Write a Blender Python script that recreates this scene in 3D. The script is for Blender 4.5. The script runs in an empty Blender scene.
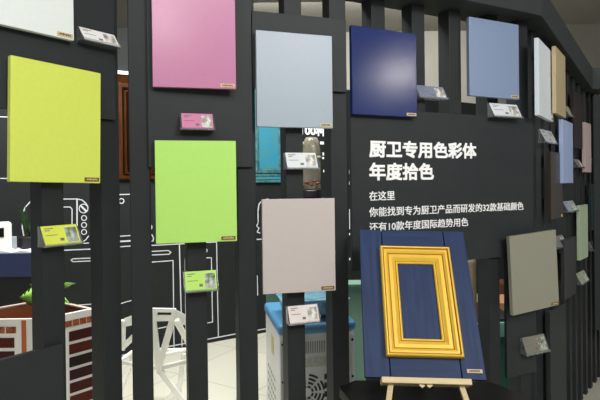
import bpy, bmesh, math, random
from mathutils import Vector, Matrix
random.seed(7)
SC = bpy.context.scene
COL = SC.collection

# ------------------------------------------------------------------ camera
F = 520.0
EYE = 1.6
PITCH, ROLL, SHIFT = math.radians(-0.4), math.radians(-0.70), -12.4 / 600
cd = bpy.data.cameras.new('camera'); cam = bpy.data.objects.new('camera', cd); COL.objects.link(cam)
cd.sensor_width = 36.0; cd.lens = 36.0 * F / 600; cd.shift_y = SHIFT; cd.clip_start = 0.05
CR = (Matrix.Rotation(math.radians(90) + PITCH, 3, 'X') @ Matrix.Rotation(ROLL, 3, 'Z'))
CP = Vector((0, 0, EYE))
cam.matrix_world = Matrix.Translation(CP) @ CR.to_4x4()
SC.camera = cam

# ------------------------------------------------------------------ light and exposure
w = bpy.data.worlds.new('hall'); SC.world = w; w.use_nodes = True
w.node_tree.nodes['Background'].inputs[0].default_value = (0.93, 0.97, 1.0, 1)
w.node_tree.nodes['Background'].inputs[1].default_value = 0.34
SC.view_settings.view_transform = 'Standard'; SC.view_settings.look = 'None'
SC.view_settings.exposure = -0.44; SC.view_settings.gamma = 1.0; SC.view_settings.use_curve_mapping = False

def area(name, loc, target, sx, sy, power, col=(1, 1, 1)):
    l = bpy.data.lights.new(name, 'AREA'); l.shape = 'RECTANGLE'; l.size = sx; l.size_y = sy
    l.energy = power; l.color = col
    o = bpy.data.objects.new(name, l); COL.objects.link(o); o.location = loc
    o.rotation_euler = (Vector(target) - Vector(loc)).to_track_quat('-Z', 'Y').to_euler()
def spot(name, loc, target, power, deg, r=0.06, col=(1, 0.97, 0.92)):
    l = bpy.data.lights.new(name, 'SPOT'); l.energy = power; l.spot_size = math.radians(deg); l.spot_blend = 0.8
    l.shadow_soft_size = r; l.color = col
    o = bpy.data.objects.new(name, l); COL.objects.link(o); o.location = loc
    o.rotation_euler = (Vector(target) - Vector(loc)).to_track_quat('-Z', 'Y').to_euler()
area('hall_lamps_front', (0.1, -0.7, 4.1), (0.3, 2.2, 1.5), 4.5, 1.6, 165, (1, 0.98, 0.97))
area('fill_right_wing', (3.3, -1.9, 4.1), (2.0, 3.5, 1.5), 1.8, 1.2, 280, (1, 0.99, 0.97))  # unseen area light added to brighten the receding right wing
area('fill_far_wall', (0.5, 7.6, 4.15), (0.5, 9.2, 2.6), 5.0, 0.8, 150, (1, 0.99, 0.95))  # unseen light put in to lift the far wall behind the slats
area('fill_back', (-0.6, 3.1, 4.15), (-0.7, 4.5, 0.4), 3.4, 0.9, 390, (1, 0.99, 0.95))  # unseen fill, tilted so the chair and back wall come out brighter
spot('track_spot_over_pink', (0.27, -1.73, 3.42), (-0.45, 2.0, 2.1), 75, 40, 0.10)
spot('track_spot_over_navy', (3.94, 0.60, 2.91), (0.46, 2.44, 2.05), 62, 22, 0.06)

# ------------------------------------------------------------------ geometry of the place
def ray(px, py):
    d = Vector(((px - 300) / F, (200 - py + 600 * SHIFT) / F, -1.0))
    return CR @ d
def at_depth(px, py, Y):
    d = ray(px, py); return CP + d * (Y / d.y)
def at_height(px, py, Z):
    d = ray(px, py); return CP + d * ((Z - EYE) / d.z)

class Seg:
    """a vertical plane of the screen: s runs along it, o is the distance in front of it"""
    def __init__(self, p, d):
        self.p = Vector((p[0], p[1], 0)); self.d = Vector((d[0], d[1], 0)).normalized()
        self.n = Vector((self.d.y, -self.d.x, 0)); self.rz = math.atan2(self.d.y, self.d.x)
    def hit(self, px, py, o=0.0):
        r = ray(px, py); q = self.p + self.n * o
        t = (q - CP).dot(self.n) / r.dot(self.n); h = CP + r * t
        return (h - self.p).dot(self.d), h.z
    def pt(self, s, o, z):
        v = self.p + self.d * s + self.n * o; return Vector((v.x, v.y, z))
A = Seg((-0.731, 1.891), (0.598, 0.801))
B = Seg((-0.4, 2.04), (1, 0.33))
Cc = Seg((0.852, 2.626), (1, 0.48))
D = Seg((1.286, 2.834), (1, 1.15))
W = Seg((-1.3875, 4.976), (1, 0.632))
O_BOARD, O_SLAT = -0.032, -0.050

# ------------------------------------------------------------------ materials
def lin(c):
    return tuple(((v / 255) / 12.92 if v / 255 <= 0.04045 else ((v / 255 + 0.055) / 1.055) ** 2.4) for v in c) + (1,)
MC = {}
def mat(name, rgb, rough=0.5, spec=0.5, noise=0.0, scale=30, metal=0.0, bump=0.0, bscale=200, trans=0.0, stretch=None, rgb2=None, coat=0.0):
    if name in MC: return MC[name]
    m = bpy.data.materials.new(name); m.use_nodes = True; nt = m.node_tree; b = nt.nodes['Principled BSDF']
    b.inputs['Base Color'].default_value = lin(rgb); b.inputs['Roughness'].default_value = rough
    b.inputs['Specular IOR Level'].default_value = spec; b.inputs['Metallic'].default_value = metal
    b.inputs['Transmission Weight'].default_value = trans; b.inputs['Coat Weight'].default_value = coat
    tc = nt.nodes.new('ShaderNodeTexCoord'); mp = nt.nodes.new('ShaderNodeMapping')
    nt.links.new(tc.outputs['Object'], mp.inputs['Vector'])
    if stretch: mp.inputs['Scale'].default_value = stretch
    if noise or rgb2:
        n = nt.nodes.new('ShaderNodeTexNoise'); n.inputs['Scale'].default_value = scale; n.inputs['Detail'].default_value = 5
        nt.links.new(mp.outputs['Vector'], n.inputs['Vector'])
        r = nt.nodes.new('ShaderNodeValToRGB'); c = lin(rgb)
        lo = lin(rgb2) if rgb2 else tuple(v * (1 - noise) for v in c[:3]) + (1,)
        hi = c if rgb2 else tuple(min(1, v * (1 + noise)) for v in c[:3]) + (1,)
        r.color_ramp.elements[0].color = lo; r.color_ramp.elements[1].color = hi
        r.color_ramp.elements[0].position = 0.35; r.color_ramp.elements[1].position = 0.65
        nt.links.new(n.outputs['Fac'], r.inputs['Fac']); nt.links.new(r.outputs['Color'], b.inputs['Base Color'])
    if bump:
        n2 = nt.nodes.new('ShaderNodeTexNoise'); n2.inputs['Scale'].default_value = bscale
        nt.links.new(mp.outputs['Vector'], n2.inputs['Vector'])
        bp = nt.nodes.new('ShaderNodeBump'); bp.inputs['Strength'].default_value = bump; bp.inputs['Distance'].default_value = 0.002
        nt.links.new(n2.outputs['Fac'], bp.inputs['Height']); nt.links.new(bp.outputs['Normal'], b.inputs['Normal'])
    MC[name] = m; return m
SLAT = mat('slat_paint', (41, 44, 45), 0.5, 0.2, 0.05, 12, bump=0.1)
BOARD = mat('board_laminate', (48, 52, 53), 0.48, 0.16, 0.04, 9, bump=0.08)
BEAM = mat('beam_paint', (54, 58, 58), 0.55, 0.16, 0.04, 8)
WHITEINK = mat('white_lettering', (250, 250, 250), 0.6)
LINE = mat('white_line_paint', (206, 210, 216), 0.6)
WALLM = mat('black_wall_paint', (36, 39, 39), 0.6, 0.15, 0.06, 5)
ACRYL = mat('clear_acrylic', (240, 244, 246), 0.06, 0.6, trans=0.93)
BLOCK = mat('mounting_black', (30, 31, 32), 0.6)
GOLDTAG = mat('tag_gold', (205, 186, 140), 0.45, 0.5, 0.1, 400)
BROWNTAG = mat('tag_brown', (112, 78, 44), 0.45, 0.5, 0.1, 400)
TAGINK = mat('tag_ink', (60, 44, 26), 0.6)
TAGPALE = mat('tag_pale_ink', (214, 190, 140), 0.6)
WOODPALE = mat('pale_pine', (226, 204, 156), 0.5, 0.4, 0.06, 14, stretch=(1, 1, 8), bump=0.1)
BLACKT = mat('black_table_laminate', (20, 21, 22), 0.35, 0.5, 0.1, 20)
WHITEP = mat('white_enamel', (236, 236, 230), 0.4, 0.5)

# ------------------------------------------------------------------ mesh helpers
class MB:
    def __init__(self): self.bm = bmesh.new()
    def box(self, x0, x1, y0, y1, z0, z1):
        v = [self.bm.verts.new((x, y, z)) for z in (z0, z1) for y in (y0, y1) for x in (x0, x1)]
        for f in ((0, 2, 3, 1), (4, 5, 7, 6), (0, 1, 5, 4), (2, 6, 7, 3), (0, 4, 6, 2), (1, 3, 7, 5)):
            self.bm.faces.new([v[i] for i in f])
        return self
    def prism(self, pts, ext):
        """closed solid: polygon of 3-D points swept along ext"""
        e = Vector(ext); a = [self.bm.verts.new(Vector(p)) for p in pts]; b = [self.bm.verts.new(Vector(p) + e) for p in pts]
        n = len(pts); self.bm.faces.new(a); self.bm.faces.new(b[::-1])
        for i in range(n): self.bm.faces.new((a[i], b[i], b[(i + 1) % n], a[(i + 1) % n]))
        return self
    def tube(self, p, q, r, r2=None, n=10):
        p, q = Vector(p), Vector(q); r2 = r if r2 is None else r2
        d = (q - p).normalized(); u = d.orthogonal().normalized(); v = d.cross(u)
        a = []; b = []
        for i in range(n):
            t = 2 * math.pi * i / n; o = u * math.cos(t) + v * math.sin(t)
            a.append(self.bm.verts.new(p + o * r)); b.append(self.bm.verts.new(q + o * r2))
        self.bm.faces.new(a[::-1]); self.bm.faces.new(b)
        for i in range(n): self.bm.faces.new((a[i], a[(i + 1) % n], b[(i + 1) % n], b[i]))
        return self
    def bar(self, p, q, wd, th, up=(0, 1, 0)):
        """flat rectangular bar from p to q"""
        p, q = Vector(p), Vector(q); d = (q - p).normalized(); s = d.cross(Vector(up)).normalized(); u = s.cross(d)
        pts = [p + s * wd / 2 + u * th / 2, p - s * wd / 2 + u * th / 2, p - s * wd / 2 - u * th / 2, p + s * wd / 2 - u * th / 2]
        return self.prism(pts, q - p)
    def lathe(self, prof, n=32, c=(0, 0)):
        rings = []
        for r, z in prof:
            rings.append([self.bm.verts.new((c[0] + r * math.cos(2 * math.pi * i / n), c[1] + r * math.sin(2 * math.pi * i / n), z)) for i in range(n)])
        for a, b in zip(rings, rings[1:]):
            for i in range(n): self.bm.faces.new((a[i], a[(i + 1) % n], b[(i + 1) % n], b[i]))
        self.bm.faces.new(rings[0][::-1]); self.bm.faces.new(rings[-1]); return self
    def ring(self, x0, x1, z0, z1, prof, y0=0.0):
        """mitred frame: prof = [(inset, height towards -y)], back face at y0"""
        loops = []
        for ins, h in prof:
            loops.append([self.bm.verts.new((x, y0 - h, z)) for x, z in ((x0 + ins, z0 + ins), (x1 - ins, z0 + ins), (x1 - ins, z1 - ins), (x0 + ins, z1 - ins))])
        for a, b in zip(loops, loops[1:] + loops[:1]):
            for i in range(4): self.bm.faces.new((a[i], a[(i + 1) % 4], b[(i + 1) % 4], b[i]))
        return self
    def build(self, name, m, parent=None, bevel=0.0, smooth=False, seg=2):
        bmesh.ops.recalc_face_normals(self.bm, faces=self.bm.faces)
        me = bpy.data.meshes.new(name); self.bm.to_mesh(me); self.bm.free()
        me.materials.append(m); o = bpy.data.objects.new(name, me); COL.objects.link(o)
        if parent: o.parent = parent
        if smooth:
            for p in me.polygons: p.use_smooth = True
        if bevel:
            b = o.modifiers.new('bevel', 'BEVEL'); b.width = bevel; b.segments = seg; b.limit_method = 'ANGLE'
        return o
def thing(name, label, cat, loc, rz=0.0, group=None):
    o = bpy.data.objects.new(name, None); COL.objects.link(o); o.empty_display_size = 0.05
    o.location = loc; o.rotation_euler = (0, 0, rz); o['label'] = label; o['category'] = cat
    if group: o['group'] = group
    return o
def tag(o, label, cat, group=None):
    o['label'] = label; o['category'] = cat
    if group: o['group'] = group
    return o
def struct(o): o['kind'] = 'structure'; return o
def text_mesh(name, body, x0, x1, zc, h, y, m, parent, bold=0.0, th=0.002):
    """lettering fitted between x0 and x1, its centre height zc, facing local -y; bold widens the strokes (metres)"""
    cu = bpy.data.curves.new('lettering_curve', 'FONT'); cu.body = body; cu.size = 1; cu.resolution_u = 3
    t = bpy.data.objects.new('lettering_curve', cu); COL.objects.link(t)
    dg = bpy.context.evaluated_depsgraph_get(); dg.update()
    me = bpy.data.meshes.new_from_object(t.evaluated_get(dg)); bpy.data.objects.remove(t); bpy.data.curves.remove(cu)
    xs = [v.co.x for v in me.vertices]; ys = [v.co.y for v in me.vertices]
    a, b, c, d = min(xs), max(xs), min(ys), max(ys)
    for v in me.vertices:
        v.co = ((v.co.x - a) / (b - a) * (x1 - x0 - bold) + x0 + bold / 2, y, (v.co.y - (c + d) / 2) / (d - c) * (h - bold) + zc)
    one = bmesh.new(); one.from_mesh(me)
    g = bmesh.ops.extrude_face_region(one, geom=one.faces[:])
    for v in [e for e in g['geom'] if isinstance(e, bmesh.types.BMVert)]: v.co.y -= th
    bmesh.ops.recalc_face_normals(one, faces=one.faces)
    one.to_mesh(me); one.free()
    bm = bmesh.new(); k = bold / 2
    offs = [(-k, -k), (k, -k), (-k, k), (k, k), (0, 0)] if bold else [(0, 0)]
    for q, (ox, oz) in enumerate(offs):
        n0 = len(bm.verts); bm.from_mesh(me); bm.verts.ensure_lookup_table()
        for v in bm.verts[n0:]: v.co.x += ox; v.co.z += oz; v.co.y -= 0.00012 * q
    bm.to_mesh(me); bm.free(); me.materials.clear(); me.materials.append(m); me.name = name
    o = bpy.data.objects.new(name, me); COL.objects.link(o); o.parent = parent; return o

# ------------------------------------------------------------------ the hall (setting)
FLOORM = mat('floor_tile', (214, 212, 196), 0.35, 0.4)
def tile_floor():
    nt = FLOORM.node_tree; b = nt.nodes['Principled BSDF']
    tc = nt.nodes.new('ShaderNodeTexCoord'); br = nt.nodes.new('ShaderNodeTexBrick')
    mp = nt.nodes.new('ShaderNodeMapping'); mp.inputs['Rotation'].default_value = (0, 0, 0.55)
    nt.links.new(tc.outputs['Object'], mp.inputs['Vector']); nt.links.new(mp.outputs['Vector'], br.inputs['Vector'])
    br.offset = 0; br.inputs['Scale'].default_value = 1; br.inputs['Brick Width'].default_value = 0.8; br.inputs['Row Height'].default_value = 0.8
    br.inputs['Mortar Size'].default_value = 0.004
    br.inputs['Color1'].default_value = lin((216, 214, 198)); br.inputs['Color2'].default_value = lin((208, 206, 190)); br.inputs['Mortar'].default_value = lin((170, 166, 150))
    nt.links.new(br.outputs['Color'], b.inputs['Base Color'])
tile_floor()
struct(MB().box(-7, 9, -4, 12, -0.1, 0).build('floor', FLOORM))
struct(MB().box(-7, 9, -4, 12, 4.3, 4.4).build('ceiling', mat('ceiling_grey', (150, 147, 138), 0.8, 0.2, 0.05, 2)))
struct(MB().box(3.3, 9, 9.0, 9.4, 0, 4.3).build('wall_right', mat('wall_mid_grey', (110, 107, 98), 0.8, 0.2, 0.03, 3)))
struct(MB().box(-1.9, 3.3, 9.3, 9.4, 0, 4.3).build('wall_far', mat('wall_warm_grey', (160, 157, 148), 0.8, 0.2, 0.03, 3)))
struct(MB().box(-7, -1.9, 8.9, 9.4, 0, 4.3).build('wall_left', mat('wall_dark_grey', (96, 98, 98), 0.8, 0.2, 0.03, 3)))
s0 = W.hit(-60, 200)[0]
wb = bpy.data.objects.new('wall_back', None)
WB = MB().box(s0, 9.2, 0, 0.12, 0, 2.72).build('wall_back', WALLM); struct(WB)
WB.location = W.pt(0, 0, 0); WB.rotation_euler = (0, 0, W.rz)
bpy.data.objects.remove(wb)

# white line drawings painted on the back wall
def stroke(mb, pts, wd=1.5, closed=False):
    P = [W.hit(px, py) for px, py in pts]
    if closed: P.append(P[0])
    for (a, b), (c, d) in zip(P, P[1:]):
        wm = wd * W.pt(a, 0, 0).y / F * 0.60; u = Vector((c - a, 0, d - b)); L = u.length
        if L < 1e-5: continue
        n = Vector((-u.z, 0, u.x)) / L * wm / 2
        p, q = Vector((a, 0.001, b)), Vector((c, 0.001, d))
        mb.prism([p + n, p - n, q - n, q + n], (0, -0.004, 0))
    for (a, b) in P:
        wm = wd * W.pt(a, 0, 0).y / F * 0.60; mb.prism([(a + wm / 2 * math.cos(k * math.pi / 4), 0.001, b + wm / 2 * math.sin(k * math.pi / 4)) for k in range(8)], (0, -0.0035, 0))
def circ(mb, x, y, r, wd=1.4): stroke(mb, [(x + r * math.cos(k * math.pi / 9), y + r * math.sin(k * math.pi / 9)) for k in range(18)], wd, True)
m = MB()
stroke(m, [(-20, 116), (20, 117.5)]); stroke(m, [(-20, 178), (40, 179)]); stroke(m, [(-14, 117), (-14, 178)])
stroke(m, [(50, 199), (77.5, 199), (82, 200), (86, 203.5), (88, 207)], 1.6); stroke(m, [(77, 199), (77, 226)], 2); stroke(m, [(50, 207), (70, 207), (72, 209), (72, 226)])
circ(m, 83.5, 208.5, 4.4); stroke(m, [(81, 206), (86, 211)], 3)
for y in (218, 225, 232): circ(m, 84, y, 2.5)
stroke(m, [(60, 244.5), (88.5, 243)]); stroke(m, [(88.5, 236), (86, 239.5), (81, 243)]); stroke(m, [(62, 250.3), (104, 248.5)], 1.7)
stroke(m, [(104, 257.5), (73, 258.8), (71, 260), (73, 261.7), (104, 260.3)]); stroke(m, [(50, 199), (50, 244.5)])
m.build('line_drawing', LINE, WB)
m = MB(); stroke(m, [(36, 199), (30, 202), (25, 207.5), (22.7, 214), (22.3, 228), (24, 237)], 1.7); m.build('line_drawing', LINE, WB)
m = MB(); stroke(m, [(104, 195), (140, 194)]); circ(m, 121.5, 201, 2.4)
stroke(m, [(108, 237), (138, 235)]); stroke(m, [(108, 242), (138, 240.5)], 2.6); stroke(m, [(108, 247.5), (138, 245.5)])
m.build('line_drawing', LINE, WB)
m = MB(); stroke(m, [(149.3, 198), (149.3, 210)], 2); stroke(m, [(149, 225.5), (151, 225), (152, 227), (150.5, 231), (149.5, 234)], 1.6)
stroke(m, [(149, 235), (152, 235), (153.5, 238), (153, 241), (149, 241.5)], 1.6)
stroke(m, [(140, 246), (216.5, 242)]); stroke(m, [(140, 252), (168, 250.5), (171, 252.2), (169, 254.2), (140, 255.6)])
stroke(m, [(140, 263), (173, 260.5), (174, 349)]); stroke(m, [(179.3, 244), (182, 346)], 1.8); stroke(m, [(185, 259), (186, 345)])
circ(m, 205.5, 250.5, 1.6); stroke(m, [(204, 258), (211.3, 257.6), (212.5, 322), (205, 323.3)]); stroke(m, [(216.5, 242.5), (218.3, 336.5)])
m.build('line_drawing', LINE, WB)
m = MB(); stroke(m, [(100, 308), (119, 304), (140, 298)]); stroke(m, [(60, 306.5), (100, 303.5)]); m.build('line_drawing', LINE, WB)
m = MB(); stroke(m, [(118, 356), (155, 349), (207, 339.3), (236, 333.8), (270, 328)], 1.7); stroke(m, [(151, 330), (172, 325.5)]); m.build('line_drawing', LINE, WB)
m = MB(); stroke(m, [(268, 199), (262, 200.5), (259, 204), (258, 210), (258, 222)], 1.6); stroke(m, [(258, 223), (256.5, 226), (259, 228), (257, 232), (260, 233)], 1.5)
stroke(m, [(254, 239.5), (266, 239)]); stroke(m, [(257, 276), (257.6, 295)], 1.8); m.build('line_drawing', LINE, WB)
m = MB(); stroke(m, [(505, 255), (505, 279), (520, 278)], 1.2); stroke(m, [(520, 259), (508.3, 260), (508.3, 275), (520, 274.5)], 1.0); m.build('line_drawing', LINE, WB)
# the writing on the back wall, seen between two slats
a, zc = W.hit(301, 128); b, _ = W.hit(326, 128)
text_mesh('wall_lettering', '100种', a, b, zc - 0.02, 0.125, -0.001, WHITEINK, WB, bold=0.008)
m = MB()
for (x, y, ww, hh) in ((322.5, 143, 5, 3), (324, 154, 3, 3), (324, 158, 3.5, 2), (324.5, 171, 2.5, 2.5), (304.5, 143, 3, 2.5)):
    p = W.hit(x - ww / 2, y - hh / 2); q = W.hit(x + ww / 2, y + hh / 2); m.box(p[0], q[0], -0.003, 0.001, q[1], p[1])
m.build('wall_lettering', WHITEINK, WB)
m = MB()
for (x, y, hh) in ((350.3, 172, 4), (350.3, 183, 3), (350.3, 219, 20), (350.3, 234, 2), (350.3, 259, 2)):
    p = W.hit(x - 1.2, y - hh / 2); q = W.hit(x + 1.2, y + hh / 2); m.box(p[0], q[0], -0.003, 0.001, q[1], p[1])
m.build('wall_lettering', WHITEINK, WB)

# ------------------------------------------------------------------ the slatted screen
HTOP = 2.47
hp = at_depth(541.7, 15.5, 2.78); fp = at_depth(592.5, 89, 3.84)
def beam_z(s):      # underside of the beam over the right wing
    p = D.pt(s, 0, 0); u = (p.x - hp.x) / (fp.x - hp.x); return hp.z + (fp.z - hp.z) * max(0, min(1.0, u))
SW, SDp = 0.078, 0.084
def slat(seg, px, label, o=O_SLAT, s=None, py=200, top=HTOP + 0.05, SW=SW):
    if s is None: s = seg.hit(px, py, o)[0]
    ob = MB().box(-SW / 2, SW / 2, 0, SDp, 0, top).build('screen_slat', SLAT, None, 0.003)
    ob.location = seg.pt(s, o, 0); ob.rotation_euler = (0, 0, seg.rz)
    return tag(ob, label, 'slat', 'upright slats of the dark screen')
slat(A, 53, 'broad dark slat carrying the yellow card holder, left of the display bin')
slat(A, 111, 'dark slat between the display bin and the white chair')
slat(A, -70, 'dark slat at far left behind the white sample panel')
slat(B, 140.6, 'dark slat left of the pink and lime panels, in front of the white chair')
slat(B, 196, 'dark slat carrying the green card holder below the lime panel')
slat(B, 247, 'dark slat between the lime green and beige panels')
slat(B, 295, 'dark slat under the beige panel carrying a beige card')
slat(B, 339.5, 'dark slat left of the sign board, right of the beige panel')
for px, lb in ((380, 'dark slat rising behind the middle of the navy panel'), (420, 'dark slat carrying the silvery card right of the navy panel'),
               (456.5, 'dark slat just left of the steel blue panel'), (493.5, 'dark slat right of the easel, behind the steel blue panel'),
               (524, 'dark slat right of the steel blue panel, last before the corner')):
    slat(Cc, px, lb, py=185)
ords = ['first', 'second', 'third', 'fourth', 'fifth', 'sixth', 'seventh', 'eighth', 'ninth', 'tenth', 'eleventh', 'twelfth']
for k in range(12):
    slat(D, 0, 'slim dark slat, %s from the corner on the receding right wing' % ords[k], s=0.15 + 0.15 * k, top=beam_z(0.15 + 0.15 * k) + 0.06, SW=0.055)

def board(seg, xl, xr, yt, yb, xm, label, o=O_BOARD, th=0.018, mt=None):
    """xl/xr: left and right pixel columns, yt/yb: top and bottom rows measured at column xm"""
    s0 = seg.hit(xl, 190, o)[0]; s1 = seg.hit(xr, 190, o)[0]
    z1 = seg.hit(xm, yt, o)[1]; z0 = seg.hit(xm, yb, o)[1]
    ob = MB().box(-(s1 - s0) / 2, (s1 - s0) / 2, 0, th, 0, z1 - z0).build('backing_board', mt or BOARD, None, 0.0015)
    ob.location = seg.pt((s0 + s1) / 2, o, z0); ob.rotation_euler = (0, 0, seg.rz)
    tag(ob, label, 'board', 'dark backing boards of the screen'); return ob
board(A, -60, 117, -15, 119.5, 110, 'large dark board behind the white and yellow panels at top left')
board(A, -60, 61, 344.5, 460, 60, 'low dark board at bottom left in front of the display bin')
board(B, 149, 253.5, -25, 167, 250, 'tall dark board behind the pink panel and the top of the lime panel')
board(B, 254.2, 348, 19.3, 92, 344, 'wide dark board behind the grey blue panel')
sign = board(Cc, 351.5, 533, 118.5, 254, 532, 'large dark sign board with white Chinese lettering above the easel')
sign.name = 'sign_board'; del sign['group']; sign['category'] = 'sign'
board(Cc, 505.5, 535, 250, 372, 534, 'dark board behind the khaki panel, carrying a khaki card')
board(D, 549, 565, 304, 440, 563, 'low dark board on the receding right wing below the charcoal panel', o=0.0)
# sign lettering
sx0 = sign.location; S = lambda px, py: Cc.hit(px, py, O_BOARD)
smid = (sign.location - Cc.p).dot(Cc.d)
for body, xl, xr, yt, yb, bold in (('厨卫专用色彩体', 369, 476, 139.8, 157.5, 0.0055), ('年度拾色', 369, 433.5, 162.6, 180.6, 0.0055), ('在这里', 369, 394.5, 191.2, 200.8, 0.001),
                           ('你能找到专为厨卫产品而研发的32款基础颜色', 369, 523.3, 207.4, 217, 0.001), ('还有10款年度国际趋势用色', 369, 468, 222.6, 232, 0.001)):
    p, q = S(xl, yt), S(xl, yb); e = S(xr, yt)
    text_mesh('lettering', body, p[0] - smid, e[0] - smid, (p[1] + q[1]) / 2 - sign.location.z, p[1] - q[1], 0.0, WHITEINK, sign, bold)

# header beam: one folded box running over the slats
def plan(seg, s, o): v = seg.pt(s, o, 0); return Vector((v.x, v.y, 0))
def header():
    o = 0.05
    front = [A.pt(-1.2, o, HTOP), A.pt(0.11, o, HTOP), B.pt(0.62, o, HTOP), Vector((hp.x, hp.y, hp.z)), Vector((fp.x, fp.y, fp.z)), Vector((fp.x + 1.2, fp.y + 0.12, fp.z))]
    hts = [0.2, 0.2, 0.2, 0.16, 0.16, 0.16]
    back = []
    for i, p in enumerate(front):
        d = (front[min(i + 1, 5)] - front[max(i - 1, 0)]); d.z = 0; d.normalize(); n = Vector((-d.y, d.x, 0)); back.append(p + n * 0.26)
    m = MB(); bm = m.bm
    rows = []
    for p, q, h in zip(front, back, hts):
        rows.append([bm.verts.new(p), bm.verts.new(q), bm.verts.new(q + Vector((0, 0, h))), bm.verts.new(p + Vector((0, 0, h)))])
    for a, b in zip(rows, rows[1:]):
        for i in range(4): bm.faces.new((a[i], b[i], b[(i + 1) % 4], a[(i + 1) % 4]))
    bm.faces.new(rows[0]); bm.faces.new(rows[-1][::-1])
    return tag(m.build('header_beam', BEAM, None, 0.004), 'dark grey header beam folding along the top of the slatted screen', 'beam')
header()
# the screen turns again at its far end
E = Seg((fp.x, fp.y - 0.02), (1, 0.1))
board(E, 594, 660, 96, 330, 597, 'dark end board at the right edge of the photo under the beam', o=-0.06)

# ------------------------------------------------------------------ sample panels
def panel(seg, xl, xr, yt, yb, xm, rgb, label, tagm='gold', rough=0.36, o=0.0, th=0.022, z=None, coat=0.0, tagw=0.056, back=O_BOARD, mt=None, crook=0.0):
    """xl/xr: front face edges, yt/yb: top and bottom rows at column xm"""
    ym = (yt + yb) / 2
    s0 = seg.hit(xl, ym, o)[0]; s1 = seg.hit(xr, ym, o)[0]; z1 = seg.hit(xm, yt, o)[1]; z0 = seg.hit(xm, yb, o)[1]
    wd, ht = s1 - s0, z1 - z0
    t = thing('colour_sample', label, 'sample panel', seg.pt((s0 + s1) / 2, o, z0), seg.rz, 'painted sample panels on the screen')
    t.rotation_euler = (0, crook, seg.rz)
    m = mt or mat('paint_%d_%d_%d' % rgb, rgb, rough, 0.38, 0.012, 60, bump=0.06, bscale=350, coat=coat)
    MB().box(-wd / 2, wd / 2, 0, th, 0, ht).build('painted_slab', m, t, 0.002)
    MB().box(-wd * 0.3, wd * 0.3, th, o - back, ht * 0.3, ht * 0.75).build('mounting_block', BLOCK, t)
    if tagm:
        x1 = wd / 2 - 0.006
        g = MB().box(x1 - tagw, x1, -0.0022, 0.0005, 0.006, 0.020).build('name_tag', GOLDTAG if tagm == 'gold' else BROWNTAG, t, 0.0006)
        k = MB()
        for i in range(7):
            xx = x1 - tagw + 0.008 + i * 0.006; k.box(xx, xx + 0.004, -0.0030, -0.0020, 0.010 + (i % 2) * 0.001, 0.0155 + (i % 3) * 0.0006)
        k.build('tag_lettering', TAGINK if tagm == 'gold' else TAGPALE, g)
    return t
def turned(px, k, seg=D, o=0.02):      # a plane through a wing's face at column px, turned to slope k
    h = seg.pt(seg.hit(px, 150, o)[0], o, 0); return Seg((h.x, h.y), (1, k))
panel(A, -40, 73, -110, 40.5, 73, (226, 233, 230), 'white sample panel at top left corner, above the yellow one')
panel(A, 9, 99.5, 72, 182.3, 99, (212, 226, 98), 'lemon yellow sample panel on the dark board at left', 'brown', crook=math.radians(1.3))
panel(turned(194, 0.24, B, 0.012), 152, 235.5, -13, 89, 230, (190, 126, 160), 'pink sample panel above the lime green one', rough=0.24)
panel(turned(196, 0.24, B, 0.012), 155.3, 236.5, 140.6, 242.5, 196, (178, 226, 112), 'lime green sample panel below the pink card holder', 'brown')
panel(B, 256.5, 332.5, 36, 128.3, 331, (158, 170, 182), 'grey blue sample panel over the turquoise cabinet door')
panel(turned(299, 0.21, B, 0.012), 262.5, 335.2, 198.8, 292.5, 299, (196, 186, 182), 'beige pink sample panel above the water cooler', 'brown')
panel(Cc, 352, 416.7, 34, 117.5, 416, (27, 43, 100), 'glossy navy blue sample panel above the sign lettering', rough=0.2)
panel(Cc, 469.5, 519, 24.8, 99.5, 519, (126, 143, 172), 'steel blue sample panel near the corner of the screen', back=O_SLAT)
panel(Cc, 512.8, 559, 232, 308.7, 546, (144, 142, 126), 'khaki grey sample panel hung slightly crooked right of the easel', 'brown', o=0.03, crook=math.radians(-3.0))
panel(turned(546, 1.40), 538.8, 552.9, 52.5, 121.5, 552.5, (222, 230, 236), 'tall white sample panel, nearest on the receding right wing', back=O_SLAT)
panel(turned(561, 1.40), 556, 565.6, 57, 118, 565.4, (190, 172, 134), 'sand beige sample panel beside the tall white one on right wing', back=O_SLAT, tagm=None)
panel(turned(568, 1.3), 563, 573, 123.5, 183, 572.8, (160, 178, 216), 'light blue sample panel below the sand beige one', back=O_SLAT, tagm=None)
panel(D, 551, 562.7, 153, 217.5, 562, (56, 48, 40), 'dark olive brown sample panel left of the light blue one', back=O_SLAT, rough=0.3, o=0.012, tagm='gold', tagw=0.03)
panel(D, 574.5, 582.5, 95, 149, 582, (54, 46, 46), 'dark brown sample panel between the sand and dusty rose panels', back=O_SLAT, tagm=None, rough=0.25)
panel(D, 585.3, 591.2, 124, 172.3, 591, (186, 166, 164), 'dusty rose sample panel at the far right', back=O_SLAT, tagm=None)
panel(D, 580, 588, 204.3, 257, 587.8, (172, 188, 160), 'pale sage green sample panel at the far right', back=O_SLAT, tagm=None)
panel(D, 564.5, 576, 236.5, 293.5, 575.5, (54, 55, 56), 'charcoal grey sample panel right of the khaki one', back=O_SLAT, tagm=None)
panel(D, 591.8, 598, 184, 229, 597.5, (34, 48, 52), 'dark teal sample panel at the right edge of photo', back=O_SLAT, tagm=None)

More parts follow.
